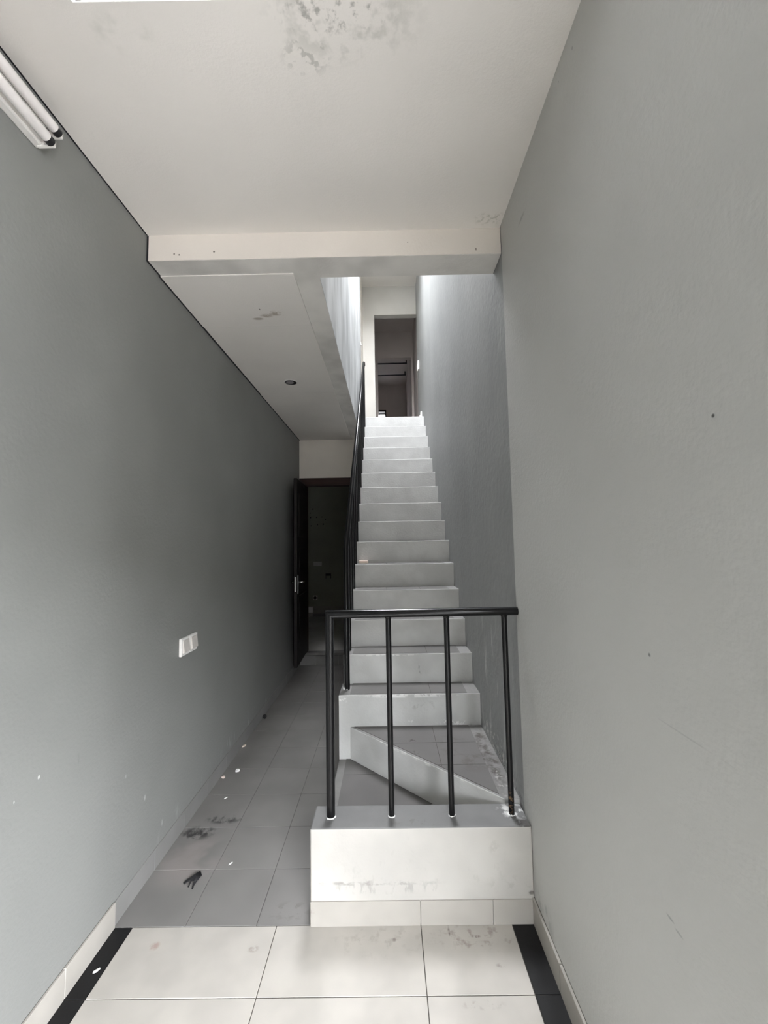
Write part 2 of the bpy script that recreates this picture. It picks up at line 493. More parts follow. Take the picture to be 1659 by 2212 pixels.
def thing(name, label, cat, loc=(0, 0, 0), group=None, kind=None):
    o = bpy.data.objects.new(name, None)
    o.empty_display_size = 0.1
    COL.objects.link(o)
    o.location = loc
    o.matrix_world = Matrix.Translation(loc)
    return tag(o, label, cat, group, kind)


def tag(o, label, cat=None, group=None, kind=None):
    if label:
        o['label'] = label
    if cat:
        o['category'] = cat
    if group:
        o['group'] = group
    if kind:
        o['kind'] = kind
    return o


def struct(o, label, cat):
    return tag(o, label, cat, kind='structure')


def clip_poly(poly, a, b, c):
    """keep the part of a convex polygon where a*x + b*y <= c"""
    out = []
    for i in range(len(poly)):
        p, q = poly[i], poly[(i + 1) % len(poly)]
        dp, dq = a * p[0] + b * p[1] - c, a * q[0] + b * q[1] - c
        if dp <= 0:
            out.append(p)
        if dp * dq < 0:
            t = dp / (dp - dq)
            out.append((p[0] + t * (q[0] - p[0]), p[1] + t * (q[1] - p[1])))
    return out


# ------------------------------------------------------------------ main dimensions
XL, XR = -1.183, 0.592          # side walls of the hall
RWE = 0.25                      # near end of the right wall
H1, HB, H2 = 3.155, 3.022, 3.015  # hall ceiling, beam underside, corridor ceiling
YBF, YBB = 1.93, 2.086          # beam front and back
YK = 1.832                      # line where hall tiles meet corridor tiles and low wall
YD = 5.51                       # wall with the dark door
RISE, GO, Y3 = 0.20096, 0.2185, 2.752
ZTOP = 17 * RISE                # upper floor
YE = 6.65                       # end wall upstairs
ZUC = 5.96                      # upper ceiling
SXL = -0.325                    # left end of steps


def xr_at(y):                   # stair side wall leans in slightly
    return 0.597 + (0.568 - 0.597) * (y - 1.915) / (5.8 - 1.915)


# ------------------------------------------------------------------ room shell
# floors
floor = struct(box('floor', XL - 0.2, 3.6, DY - 0.1, YK, -0.15, -0.003, 'grout'), 'cream tiled hall floor with black border strips in the foreground', 'floor')
xs = [-1.099, -0.492, 0.112, 0.492]
ys = [YK, 1.56]
while ys[-1] > DY:
    ys.append(ys[-1] - 0.604)
G = 0.0015
cache = {}


def tile(name, x0, x1, y0, y1, z, mat, parent, thick=0.008, gap=G):
    key = (round(x1 - x0, 4), round(y1 - y0, 4), mat, thick)
    cx, cy = (x0 + x1) / 2, (y0 + y1) / 2
    if key in cache:
        o = bpy.data.objects.new(name, cache[key])
        COL.objects.link(o)
    else:
        hx, hy = (x1 - x0) / 2 - gap, (y1 - y0) / 2 - gap
        o = box(name, -hx, hx, -hy, hy, -thick, 0, mat, None, bevel=0.0012, seg=1)
        cache[key] = o.data
    o.location = (cx, cy, z)
    o.matrix_world = Matrix.Translation((cx, cy, z))
    if parent is not None:
        o.parent = parent
        o.matrix_parent_inverse = parent.matrix_world.inverted()
    return o


for x0, x1 in zip(xs, xs[1:]):
    for y1, y0 in zip(ys, ys[1:]):
        tile('floor_tile', x0, x1, max(y0, DY), y1, 0.0, 'tile_cream', floor)
for sx0, sx1 in ((XL, xs[0]), (xs[-1], XR)):
    for y1, y0 in zip(ys, ys[1:]):
        tag(tile('border_tile', sx0, sx1, max(y0, DY), y1, 0.0, 'tile_black', floor), 'black border tile')
for y1, y0 in zip(ys, ys[1:]):
    if y0 < RWE - 0.05:
        for x0, x1 in ((XR, 1.195), (1.195, 1.8), (1.8, 2.4), (2.4, 3.0), (3.0, 3.6)):
            tile('floor_tile', x0, x1, max(y0, DY), min(y1, RWE), 0.0, 'tile_stair', floor)

floor2 = struct(box('floor', XL - 0.2, SXL + 0.05, YK, YD, -0.15, -0.003, 'grout'), 'grey tiled corridor floor beside the stairs', 'floor')
fx = [XL, -0.88, -0.579, -0.279]
fy = [YK + 0.3005 * k for k in range(13)] + [YD]
for x0, x1 in zip(fx, fx[1:]):
    for y0, y1 in zip(fy, fy[1:]):
        if y1 - y0 > 0.02:
            tile('corridor_tile', x0, x1, y0, y1, 0.0, 'tile_grey', floor2, gap=0.001)

# room behind the dark door, one step up
ZR2 = 0.157
floor3 = struct(box('floor', -2.5, 0.6, YD + 0.004, 8.24, -0.15, ZR2, 'tile_far_room'), 'dark grey floor of the unlit room behind the door', 'floor')
for k, (x0, x1) in enumerate(((-1.183, -0.97), (-0.97, -0.67), (-0.67, -0.34))):
    o = box('step_tile', x0 + G, x1 - G, YD - 0.008, YD + 0.002, 0.002, 0.122, 'skirting_grey', floor3, bevel=0.001, seg=1)
box('step_edge', -1.183, -0.33, YD - 0.012, YD + 0.10, 0.124, 0.160, 'tread_paint', floor3, bevel=0.006)

# walls
wl = struct(box('wall_left', XL - 0.2, XL, DY, YD, -0.1, 3.45, 'wall_grey_shaded_left'), 'long grey painted wall on the left', 'wall')
struct(box('wall_right', XR, XR + 0.2, RWE, 1.915, -0.1, 3.45, 'wall_grey_lit_right'), 'smooth grey wall in the right foreground', 'wall')
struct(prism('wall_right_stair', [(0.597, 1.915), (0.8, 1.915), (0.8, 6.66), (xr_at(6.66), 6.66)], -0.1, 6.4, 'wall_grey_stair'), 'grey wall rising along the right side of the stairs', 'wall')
boxes_back = [(-1.4, DX0, DY - 0.2, DY, -0.1, 3.45), (DX1, 3.6, DY - 0.2, DY, -0.1, 3.45), (DX0, DX1, DY - 0.2, DY, DZ1, 3.45)]
struct(boxes('wall_back', boxes_back, 'concrete'), 'front wall with daylight doorway behind the viewer', 'wall')
struct(boxes('wall_side_annex', [(3.6, 3.8, DY - 0.2, RWE + 0.2, -0.1, 3.45), (XR + 0.2, 3.6, RWE, RWE + 0.2, -0.1, 3.45)], 'concrete'), 'walls of the wider entrance bay behind the viewer', 'wall')
struct(boxes('ground', [(-16, 16, -14, 13, -0.4, -0.15)], 'ground'), 'darkened concrete ground outside the front doorway', 'ground')

struct(boxes('wall_opposite', [(-16, 16, -14.3, -13, -0.3, 4.4)], 'facade'), 'plain facade across the street outside the front doorway', 'wall')
# hall ceiling with skylight opening, a shadow gap along the left wall
GAP = 0.013
ceil = struct(boxes('ceiling', [
    (XL + 0.009, HX0, DY, YBF, H1, H1 + 0.02),
    (HX0, HX1, DY, HY0, H1, H1 + 0.02),
    (HX1, XR, DY, YBF, H1, H1 + 0.02),
    (XR, 3.6, DY, RWE, H1, H1 + 0.02)], 'ceiling_white'), 'off-white hall ceiling with mould stains by the skylight opening', 'ceiling')
boxes('ceiling_slab', [
    (XL - 0.2, HX0, DY, YBF, H1 + 0.05, H1 + 0.25),
    (HX0, HX1, HY1 + 0.3, YBF, H1 + 0.02, H1 + 0.25),
    (HX0, HX1, DY, HY0, H1 + 0.02, H1 + 0.25),
    (HX1, 3.8, DY - 0.2, YBF, H1 + 0.02, H1 + 0.25)], 'concrete', ceil)
prism('ceiling_board', [(HX0, HY1), (HX1, HY1 + 0.0075), (HX1, YBF), (HX0, YBF)], H1, H1 + 0.003, 'ceiling_white', ceil)
boxes('ceiling_edge', [(HX0 - 0.02, HX0, HY0, HY1, H1 + 0.02, H1 + 0.25)], 'ceiling_white', ceil)
struct(box('wall_sky_blocker', HX1, HX1 + 0.15, DY, 1.92, H1 + 0.25, H1 + 3.0, 'concrete'), 'unseen wall added above the roof to block sky from the left wall', 'wall')  # unseen wall, added so the skylight spares the upper left wall

struct(box('window_2', HX0 - 0.02, HX1, HY0 - 0.05, HY1 + 0.3, H1 + 0.26, H1 + 0.264, 'roof_sheet'), 'bright milky roof sheet over the ceiling opening', 'skylight')
# beam across the hall and the edge beam beside the stair opening
beam = struct(box('trim_1', XL + 0.013, 0.594, YBF, YBB, HB, H1 + 0.3, 'beam_cream'), 'cream ceiling beam crossing in front of the stairs', 'beam')
bm = bmesh.new(); add_box(bm, XL + 0.015, 0.594, YBF + 0.002, YBB - 0.001, HB - 0.002, HB + 0.004)
obj_from_bm('beam_soffit', bm, 'beam_soffit', beam)
tag(beam.children[0], 'greyer rough painted underside of the beam')
# black strips stand for the shade in the slit along the left wall
boxes('gap_shade_strip', [(XL, XL + GAP, DY, YBF, H1 + 0.003, H1 + 0.012), (XL, XL + GAP + 0.003, YBF + 0.006, YBB, HB + 0.004, H1), (XL, XL + 0.017, YBB - 0.04, YD, H2 + 0.003, H2 + 0.02), (XL, -0.47, 5.486, YD, H2 + 0.004, H2 + 0.02)], 'gap_dark', wl)
eb = struct(box('trim_2', -0.467, -0.337, YBB - 0.001, 5.6, HB, HB + 0.004, 'beam_soffit'), 'plastered edge beam along the stair opening', 'beam')

# corridor ceiling: gypsum boards a little below the beams
ceil2 = struct(box('ceiling', XL, -0.467, YBB, 5.62, 3.10, ZTOP, 'gap_dark'), 'off-white lower ceiling above the corridor', 'ceiling')
by = [2.042, 2.545, 3.74, 5.494]
for k, (y0, y1) in enumerate(zip(by, by[1:])):
    g = 0.0004
    box('ceiling_board', XL + 0.012 + 0.003 * (k % 2), -0.468, y0 + g, y1 - g, H2, H2 + 0.012, 'ceiling_white', ceil2, bevel=0.0008, seg=1)

# wall with the dark door at the end of the corridor
DXL, DXR, DZH = -1.19, -0.36, 2.49
struct(boxes('wall_door_end', [(XL - 0.2, -0.337, YD, YD + 0.11, DZH, 3.10), (DXR, -0.337, YD, YD + 0.11, ZR2, DZH)], 'wall_cream'), 'cream wall above the dark door at the corridor end', 'wall')
wfr = struct(boxes('wall_far_room', [(-2.6, 0.7, 8.24, 8.4, 0, 3.3), (-2.6, -2.4, YD + 0.1, 8.24, 0, 3.3), (0.58, 0.7, 5.82, 8.24, 0, 3.3),
                               (-2.4, XL - 0.2, YD + 0.0, YD + 0.11, 0, 3.3)], 'wall_olive'), 'dark olive-grey walls of the unlit room behind the door', 'wall')
struct(boxes('ceiling', [(-2.6, -0.34, YD + 0.11, 8.4, 3.1, 3.25), (-0.34, 0.7, 5.96, 8.4, 3.1, 3.21)], 'ceiling_white'), 'ceiling of the unlit room behind the door', 'ceiling')
bb = struct(box('baseboard_far_room', -2.4, 0.58, 8.225, 8.24, ZR2, ZR2 + 0.2, 'skirting_cream'), 'pale skirting board at the back of the unlit room', 'baseboard')
box('skirting_ledge', -1.50, 0.58, 8.19, 8.225, ZR2, ZR2 + 0.06, 'skirting_grey', bb, bevel=0.004)

# upstairs shell
struct(box('wall_stair_left', -0.467, -0.335, YBB, 5.82, HB + 0.004, 6.4, 'wall_upper_plaster'), 'patchy white plaster wall on the left of the stairwell', 'wall')
struct(box('wall_stair_landing', -0.60, -0.347, 5.82, YE, ZTOP, 6.4, 'wall_cream'), 'short dim wall beside the upper landing', 'wall')
struct(box('wall_stair_front', -0.467, 0.597, YBF, YBB, H1 + 0.3, 6.4, 'wall_cream'), 'wall above the beam closing the stairwell', 'wall')
uf = struct(boxes('floor', [(-0.60, 0.8, 5.95, YE, ZTOP - 0.2, ZTOP), (-2.0, 0.8, YE, 10.97, ZTOP - 0.1, ZTOP)], 'tile_grey'), 'upper floor behind the top of the stairs', 'floor')
EDX0, EDZ = -0.150, 5.455
struct(boxes('wall_end', [(-2.12, EDX0, YE, YE + 0.12, ZTOP, 6.4), (EDX0, 0.8, YE, YE + 0.12, EDZ, 6.4), (0.585, 0.8, YE, YE + 0.12, ZTOP, EDZ)], 'wall_end'),
       'cream end wall with an open doorway at the top of the stairs', 'wall')
struct(boxes('ceiling', [(-0.6, 0.8, SY1, YE + 0.12, ZUC, ZUC + 0.2), (-0.6, 0.8, 1.9, SY0, ZUC, ZUC + 0.2)], 'ceiling_white'), 'grey ceiling over the upper landing', 'ceiling')
struct(boxes('wall_light_well', [(-0.6, -0.335, SY0 - 0.15, SY1 + 0.15, 6.16, SZ), (0.585, 0.8, SY0 - 0.15, SY1 + 0.15, 6.16, SZ), (-0.335, 0.585, SY1, SY1 + 0.15, 6.16, SZ), (-0.335, 0.585, SY0 - 0.15, SY0, 6.16, SZ)], 'ceiling_white'), 'white sides of the light well over the stairs', 'wall')

# rooms beyond the upper doorway
YP = 8.05
PX0, PX1, PZ = -0.125, 0.555, 5.35
struct(boxes('wall_upper_room', [(-2.0, PX0, YP, YP + 0.12, ZTOP, 5.92), (PX1, 0.72, YP, YP + 0.12, ZTOP, 5.92), (PX0, PX1, YP, YP + 0.12, PZ, 5.92),
                                 (-2.12, -2.0, YE, 10.97, ZTOP, 5.92), (0.60, 0.72, YE + 0.12, 10.97, ZTOP, 5.92)], 'upper_room'),
       'dusky inner walls with a second doorway seen through the upper door', 'wall')
struct(box('ceiling', -2.0, 0.8, YE + 0.12, 10.97, 5.9, 6.1, 'upper_room'), 'dim ceiling of the rooms beyond the upper doorway', 'ceiling')
WX0, WX1, WZ0, WZ1, YW = -0.30, 0.04, 4.3, 5.19, 10.85
struct(boxes('wall_upper_far', [(-2.0, WX0, YW, YW + 0.12, ZTOP, 5.92), (WX1, 0.72, YW, YW + 0.12, ZTOP, 5.92),
                                (WX0, WX1, YW, YW + 0.12, WZ1, 5.92), (WX0, WX1, YW, YW + 0.12, ZTOP, WZ0)], 'upper_room'), 'far dim wall holding a small bright window upstairs', 'wall')

# ------------------------------------------------------------------ skirtings
bl = struct(box('baseboard_left', XL - 0.001, XL + 0.002, DY, YK, 0.0, 0.1, 'grout'), 'cream skirting tiles at the foot of the left wall in front', 'baseboard')
br = struct(box('baseboard_right', XR - 0.002, XR + 0.001, RWE, YK, 0.0, 0.1, 'grout'), 'cream skirting tiles at the foot of the right wall', 'baseboard')
for y1, y0 in zip(ys, ys[1:]):
    if y0 < DY:
        y0 = DY
    box('skirting_tile', XL, XL + 0.011, y0 + G, y1 - G, 0.0, 0.1, 'skirting_cream', bl, bevel=0.0015, seg=1)
    if y1 > -1.0:
        box('skirting_tile', XR - 0.011, XR, max(y0, RWE) + G, y1 - G, 0.0, 0.1, 'skirting_cream', br, bevel=0.0015, seg=1)
bc = struct(box('baseboard_corridor', XL - 0.001, XL + 0.001, YK, YD, 0.0, 0.095, 'grout'), 'dull grey skirting tiles along the corridor wall', 'baseboard')
for k in range(13):
    y0, y1 = YK + 0.3005 * k, min(YK + 0.3005 * (k + 1), YD)
    if y1 - y0 > 0.03:
        box('skirting_tile', XL, XL + 0.005, y0 + 0.0006, y1 - 0.0006, 0.0, 0.097, 'skirting_grey', bc, bevel=0.001, seg=1)

# ------------------------------------------------------------------ staircase
stairs = thing('staircase', 'pale grey concrete staircase with tiled treads rising to the upper floor', 'staircase', (0.13, 1.99, 0))
TX = [-0.262, -0.010, 0.270, 0.508]


def tread_tiles(poly, z, xe, ye, parent):
    bed = clip_poly(clip_poly(poly, -1, 0, -(xe[0] + 0.001)), 1, 0, xe[-1] - 0.001)
    prism('grout_bed', bed, z - 0.003, z + 0.0004, 'grout', parent)
    for xa, xb in zip(xe, xe[1:]):
        for ya, yb in zip(ye, ye[1:]):
            p = [(xa + G, ya + G), (xb - G, ya + G), (xb - G, yb - G), (xa + G, yb - G)]
            q = p
            n = len(poly)
            for i in range(n):
                (ax, ay), (bx, by_) = poly[i], poly[(i + 1) % n]
                nx, ny = by_ - ay, -(bx - ax)
                ln = math.hypot(nx, ny)
                nx, ny = nx / ln, ny / ln
                q = clip_poly(q, nx, ny, nx * ax + ny * ay - 0.002)
                if len(q) < 3:
                    break
            if len(q) >= 3:
                prism('tread_tile', q, z - 0.004, z + 0.0015, 'tile_stair', parent)


YBK = 1.985
land_poly = [(-0.335, YBK), (0.525, YBK), (-0.262, Y3), (-0.335, Y3)]
landing = prism('landing', land_poly, 0.0, RISE, 'riser', stairs, bevel=0.004, top_mat='tread_paint')
tread_tiles(land_poly, RISE, [-0.290, -0.010, 0.270, 0.525], [YBK, 2.27, 2.57, Y3], landing)
wind_poly = [(-0.262, Y3), (0.525, YBK), (0.5965, YBK), (xr_at(Y3), Y3)]
winder = prism('winder_step', wind_poly, 0.0, 2 * RISE, 'riser', stairs, bevel=0.005, top_mat='tread_paint')
inner = [(-0.262 + 0.02, Y3), (0.525 - 0.0, YBK + 0.02), (0.508, YBK + 0.034), (0.508, Y3)]
tread_tiles([(-0.235, Y3), (0.508, YBK + 0.034), (0.508, Y3)], 2 * RISE, TX, [YBK, 2.28, 2.523, Y3], winder)
for n in range(3, 17):
    y0 = Y3 + (n - 3) * GO
    y1 = y0 + GO
    z = n * RISE
    j = random.uniform(-0.003, 0.003)
    x0 = -0.335 if n == 3 else SXL + random.uniform(-0.003, 0.003)
    st = prism('step', [(x0, y0), (xr_at(y0) - 0.0005, y0), (xr_at(y1) - 0.0005, y1), (x0, y1)], 0.0 if n < 6 else max(0.0, z - 3 * RISE), z, 'riser', stairs, bevel=0.005, top_mat='tread_paint')
    tread_tiles([(-0.262 + j, y0 + 0.012), (0.508, y0 + 0.012 + j), (0.508, y1), (-0.262, y1)], z, [TX[0], TX[1] + j, TX[2] - j, TX[3]], [y0, y1], st)
# top edge of the flight
prism('top_step', [(SXL, 5.811), (xr_at(5.811) - 0.0005, 5.811), (xr_at(5.95) - 0.0005, 5.95), (SXL, 5.95)], ZTOP - 0.5, ZTOP + 0.003, 'riser', stairs, bevel=0.005)
# closed side under the flight
bm = bmesh.new()
pr = [(Y3 + 0.02, 0.0), (5.80, 0.0), (5.80, ZTOP - 0.62)]
pr = [(3.2, 0.0), (5.80, 0.0), (5.80, 16 * RISE - 0.35), (3.42, 0.35)]
va = [bm.verts.new((SXL + 0.006, y, z)) for y, z in pr]
vb = [bm.verts.new((SXL + 0.10, y, z)) for y, z in pr]
bm.faces.new(va); bm.faces.new(vb[::-1])
for i in range(4):
    bm.faces.new((va[i], vb[i], vb[(i + 1) % 4], va[(i + 1) % 4]))
bmesh.ops.recalc_face_normals(bm, faces=bm.faces)
obj_from_bm('side_panel', bm, 'riser', stairs)

# low wall that carries the front railing
low = thing('low_wall', 'cream painted low wall with tiled foot in front of the stairs', 'low wall', (0.12, 1.9, 0))
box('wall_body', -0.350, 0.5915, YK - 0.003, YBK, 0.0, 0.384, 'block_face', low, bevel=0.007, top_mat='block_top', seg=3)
for x0, x1 in ((-0.350, 0.112), (0.112, 0.415), (0.415, 0.5905)):
    box('skirting_tile', x0 + 0.001, x1 - 0.001, YK - 0.009, YK - 0.002, 0.0, 0.097, 'skirting_cream', low, bevel=0.0012, seg=1)

# ------------------------------------------------------------------ front railing
rail = thing('railing', 'short black steel railing standing on the low wall', 'railing', (0.16, 1.907, 0.384))
YR = 1.907
bm = bmesh.new()
add_path(bm, [(-0.272, YR, 0.388), (-0.272, YR, 1.269), (0.5915, YR - 0.004, 1.2715)], 0.019, 20)
o = obj_from_bm('handrail', bm, 'black_paint', rail, smooth=True); sharpen(o, 50)
tag(o, 'thick corner post and handrail tube')
for k, x in enumerate((-0.001, 0.266, 0.531)):
    tube('baluster', (x, YR, 0.386), (x, YR, 1.262), 0.0128, 'black_paint', rail)
    bm = bmesh.new()
    add_tube(bm, (x, YR, 1.244), (x, YR, 1.256), 0.0125, 16, 0.018, caps=False)
    obj_from_bm('weld', bm, 'black_paint', rail, smooth=True)
for k, (x, r) in enumerate(((-0.272, 0.024), (-0.001, 0.017), (0.266, 0.016), (0.531, 0.018))):
    bm = bmesh.new()
    ring = []
    for i in range(14):
        a = 2 * math.pi * i / 14
        rr = r * random.uniform(0.82, 1.12)
        ring.append(bm.verts.new((x + rr * math.cos(a), YR + rr * math.sin(a), 0.3835)))
    inn = [bm.verts.new((x + (v.co.x - x) * 0.7, YR + (v.co.y - YR) * 0.7, 0.3835 + random.uniform(0.003, 0.007))) for v in ring]
    for i in range(14):
        bm.faces.new((ring[i], ring[(i + 1) % 14], inn[(i + 1) % 14], inn[i]))
    bm.faces.new(inn)
    o = obj_from_bm('paint_collar', bm, 'paint_blob', rail)
    tag(o, 'ragged white paint around the post foot')

# ------------------------------------------------------------------ stair railing
sr = thing('railing', 'long black steel stair railing with close balusters climbing the left side', 'railing', (-0.29, 2.86, 0.603))
XB = -0.290
SL = RISE / GO
zr = lambda y: 1.555 + (y - 2.862) * SL
bm = bmesh.new()
add_path(bm, [(XB, 2.862, 0.603), (XB, 2.862, 1.555), (XB, 5.74, zr(5.74)), (XB, 5.775, zr(5.74) - 0.02)], 0.019, 20)
o = obj_from_bm('handrail', bm, 'black_paint', sr, smooth=True); sharpen(o, 50)
tag(o, 'thick newel tube bent into the sloping handrail')
for n in range(4, 17):
    y = Y3 + (n - 3) * GO + 0.11
    tube('baluster', (XB, y, n * RISE - 0.002), (XB, y, zr(y) - 0.006), 0.0128, 'black_paint', sr, 12)
bm = bmesh.new()
for i, (dx, dy) in enumerate(((-0.022, 0.0), (-0.018, -0.016), (0.0, -0.021), (-0.012, 0.017))):
    bmesh.ops.create_icosphere(bm, subdivisions=1, radius=0.008, matrix=Matrix.Translation((XB + dx, 2.862 + dy, 0.606)) @ Matrix.Diagonal((1, 1, 1.2 if i < 2 else 0.5, 1)))
o = obj_from_bm('paint_collar', bm, 'paint_blob', sr)
tag(o, 'lumps of white filler at the newel foot')

# ------------------------------------------------------------------ dark door
d1 = tag(thing('door_1', 'dark brown wooden door standing open against the left wall', 'door', (-1.12, YD, ZR2)), None, kind='structure')
FD = 0.11
box('door_head', XL + 0.002, DXR, YD - 0.012, YD + FD, 2.385, DZH, 'frame_wood', d1, bevel=0.004)
box('door_jamb', XL + 0.002, -1.085, YD - 0.012, YD + FD, ZR2 + 0.003, 2.385, 'frame_wood', d1, bevel=0.004)
box('door_jamb', DXR - 0.10, DXR, YD - 0.012, YD + FD, ZR2 + 0.003, 2.385, 'frame_wood', d1, bevel=0.004)
# leaf swung back into the corridor
hx, hy, ex, ey = -1.078, YD - 0.02, -1.104, 4.765
ang = math.atan2(ex - hx, hy - ey)
leaf_len = math.hypot(ex - hx, ey - hy)
Lm = Matrix.Translation((hx, hy, 0.185)) @ Matrix.Rotation(-ang, 4, 'Z')


def leaf_part(name, x0, x1, y0, y1, z0, z1, mat, parent, bevel=0.003):
    o = box(name, x0, x1, y0, y1, z0, z1, mat, None, bevel=bevel)
    o.matrix_world = Lm
    if parent is not None:
        o.parent = parent
        o.matrix_parent_inverse = parent.matrix_world.inverted()
    return o


leaf = leaf_part('door_leaf', -0.038, 0.0, -leaf_len, 0, 0, 2.19, 'door_wood', d1)
for z0, z1 in ((0.18, 0.80), (0.95, 1.36), (1.50, 2.02)):
    leaf_part('door_panel', -0.002, 0.006, -leaf_len + 0.12, -0.12, z0, z1, 'door_wood', leaf, 0.004)
pl = leaf_part('lock_plate', 0.0, 0.006, -leaf_len + 0.035, -leaf_len + 0.075, 0.83, 1.05, 'chrome', leaf, 0.002)
bm = bmesh.new()
add_path(bm, [(0.004, -leaf_len + 0.055, 0.965), (0.05, -leaf_len + 0.055, 0.965), (0.055, -leaf_len + 0.062, 0.965), (0.055, -leaf_len + 0.17, 0.962)], 0.009, 12)
o = obj_from_bm('lever_handle', bm, 'chrome', None, smooth=True)
o.matrix_world = Lm; o.parent = leaf; o.matrix_parent_inverse = leaf.matrix_world.inverted()
bm = bmesh.new()
add_path(bm, [(-0.040, -leaf_len + 0.055, 0.965), (-0.075, -leaf_len + 0.055, 0.965), (-0.078, -leaf_len + 0.062, 0.965), (-0.078, -leaf_len + 0.16, 0.962)], 0.008, 12)
o = obj_from_bm('lever_handle', bm, 'chrome', None, smooth=True)
o.matrix_world = Lm; o.parent = leaf; o.matrix_parent_inverse = leaf.matrix_world.inverted()
leaf_part('latch_plate', -0.028, -0.010, -leaf_len - 0.002, -leaf_len + 0.002, 0.86, 1.03, 'chrome', leaf, 0.0008)

# ------------------------------------------------------------------ upper window
w1 = thing('window_1', 'small bright window in the far wall upstairs', 'window', ((WX0 + WX1) / 2, YW, WZ0), kind='structure')
boxes('window_frame', [(WX0, WX1, YW - 0.02, YW + 0.06, WZ1 - 0.032, WZ1), (WX0, WX0 + 0.03, YW - 0.02, YW + 0.06, WZ0, WZ1), (WX1 - 0.03, WX1, YW - 0.02, YW + 0.06, WZ0, WZ1),
                       (WX0, WX1, YW - 0.01, YW + 0.05, WZ1 - 0.118, WZ1 - 0.092), (WX0, WX1, YW - 0.02, YW + 0.06, WZ0, WZ0 + 0.03)], 'plastic_black', w1, 0.002)
box('glazing_bar', -0.14, -0.128, YW, YW + 0.03, WZ0, WZ1 - 0.105, 'plastic_black', w1)
box('window_pane', WX0 + 0.02, WX1 - 0.02, YW + 0.02, YW + 0.025, WZ0 + 0.02, WZ1 - 0.105, 'frosted_glass', w1)
box('window_pane', WX0 + 0.02, WX1 - 0.02, YW + 0.02, YW + 0.025, WZ1 - 0.105, WZ1 - 0.02, 'grey_glass', w1)

# dark hanging rails under the far ceiling
for yb, zb, lab in ((9.33, 5.80, 'dark ceiling rail nearer the upper doorway'), (10.0, 5.80, 'dark ceiling rail farther from the upper doorway')):
    t = thing('ceiling_rail', lab + ' in the dim room upstairs', 'rail', (0.1, yb, zb), group='dark rails in the upstairs room')
    tube('rail_bar', (-0.6, yb, zb), (0.545, yb, zb + 0.012), 0.016, 'plastic_black', t, 10)
    for xx in (-0.55, 0.53):
        box('bracket', xx - 0.012, xx + 0.012, yb - 0.012, yb + 0.012, zb, 5.9, 'plastic_black', t, 0.002)

# ------------------------------------------------------------------ wall light with two tubes
fl = thing('fluorescent_light', 'unlit twin tube light fixed high on the left wall', 'light', (XL, 0.7, 3.0))
box('housing', XL, XL + 0.032, 0.10, 1.296, 2.966, 3.050, 'lamp_white', fl, bevel=0.006)
box('reflector_rib', XL + 0.030, XL + 0.042, 0.12, 1.27, 2.994, 3.016, 'lamp_white', fl, bevel=0.005)
for z, ye in ((3.038, 1.290), (2.976, 1.262)):
    t = tube('tube_lamp', (XL + 0.062, 0.165, z), (XL + 0.062, ye, z), 0.0170, 'lamp_glass', fl, 20)
    for ya, yb in ((ye, ye + 0.020), (0.145, 0.165)):
        tube('end_cap', (XL + 0.062, ya, z), (XL + 0.062, yb, z), 0.0155, 'plastic_black', t, 20)
    for ya in (ye + 0.020, 0.133):
        box('lamp_holder', XL + 0.010, XL + 0.072, ya, ya + 0.012, z - 0.013, z + 0.013, 'lamp_white', fl, bevel=0.004)

# ------------------------------------------------------------------ recessed downlight
dlx, dly = -0.82, 3.475
dl = thing('downlight', 'small round recessed downlight in the corridor ceiling', 'light', (dlx, dly, H2))
lathe('trim_ring', [(0.046, 0.006), (0.048, -0.003), (0.052, -0.005), (0.056, -0.003), (0.058, 0.0), (0.058, 0.002)], 'lamp_white', dl, centre=(dlx, dly, H2))
lathe('reflector', [(0.0525, -0.0045), (0.048, -0.0065), (0.038, -0.006), (0.026, -0.0045)], 'dark_trim', dl, centre=(dlx, dly, H2))
lathe('lamp_lens', [(0.031, -0.005), (0.027, -0.0075), (0.016, -0.009), (0.001, -0.0095)], 'lamp_lens', dl, centre=(dlx - 0.008, dly, H2))

# ------------------------------------------------------------------ switches and sockets
sw = thing('light_switch', 'white two-gang rocker switch on the left corridor wall', 'switch', (XL, 2.43, 1.02))
for k, y in enumerate((2.335, 2.432)):
    p = box('switch_plate', XL, XL + 0.016, y, y + 0.096, 0.972, 1.072, 'plastic_white', sw, bevel=0.004)
    bm = bmesh.new()
    pts = [(XL + 0.016, 0.985), (XL + 0.027, 0.992), (XL + 0.020, 1.058), (XL + 0.016, 1.06)]
    a = [bm.verts.new((x, y + 0.014, z)) for x, z in pts]
    b = [bm.verts.new((x, y + 0.084, z)) for x, z in pts]
    bm.faces.new(a); bm.faces.new(b[::-1])
    for i in range(4):
        bm.faces.new((a[i], b[i], b[(i + 1) % 4], a[(i + 1) % 4]))
    bmesh.ops.recalc_face_normals(bm, faces=bm.faces)
    bmesh.ops.bevel(bm, geom=list(bm.edges), offset=0.0012, segments=1, affect='EDGES')
    obj_from_bm('rocker', bm, 'plastic_cream', p)


def wall_plate_y(name, label, cat, cx, cz, w, h, y, mat, gang=1):
    t = thing(name, label, cat, (cx, y, cz))
    box('plate', cx - w / 2, cx + w / 2, y - 0.012, y, cz - h / 2, cz + h / 2, mat, t, bevel=0.003)
    for g in range(gang):
        gx = cx - w / 2 + (g + 0.5) * w / gang
        box('rocker', gx - w / gang * 0.32, gx + w / gang * 0.32, y - 0.018, y - 0.010, cz - h * 0.3, cz + h * 0.3, mat, t, bevel=0.003)
    return t


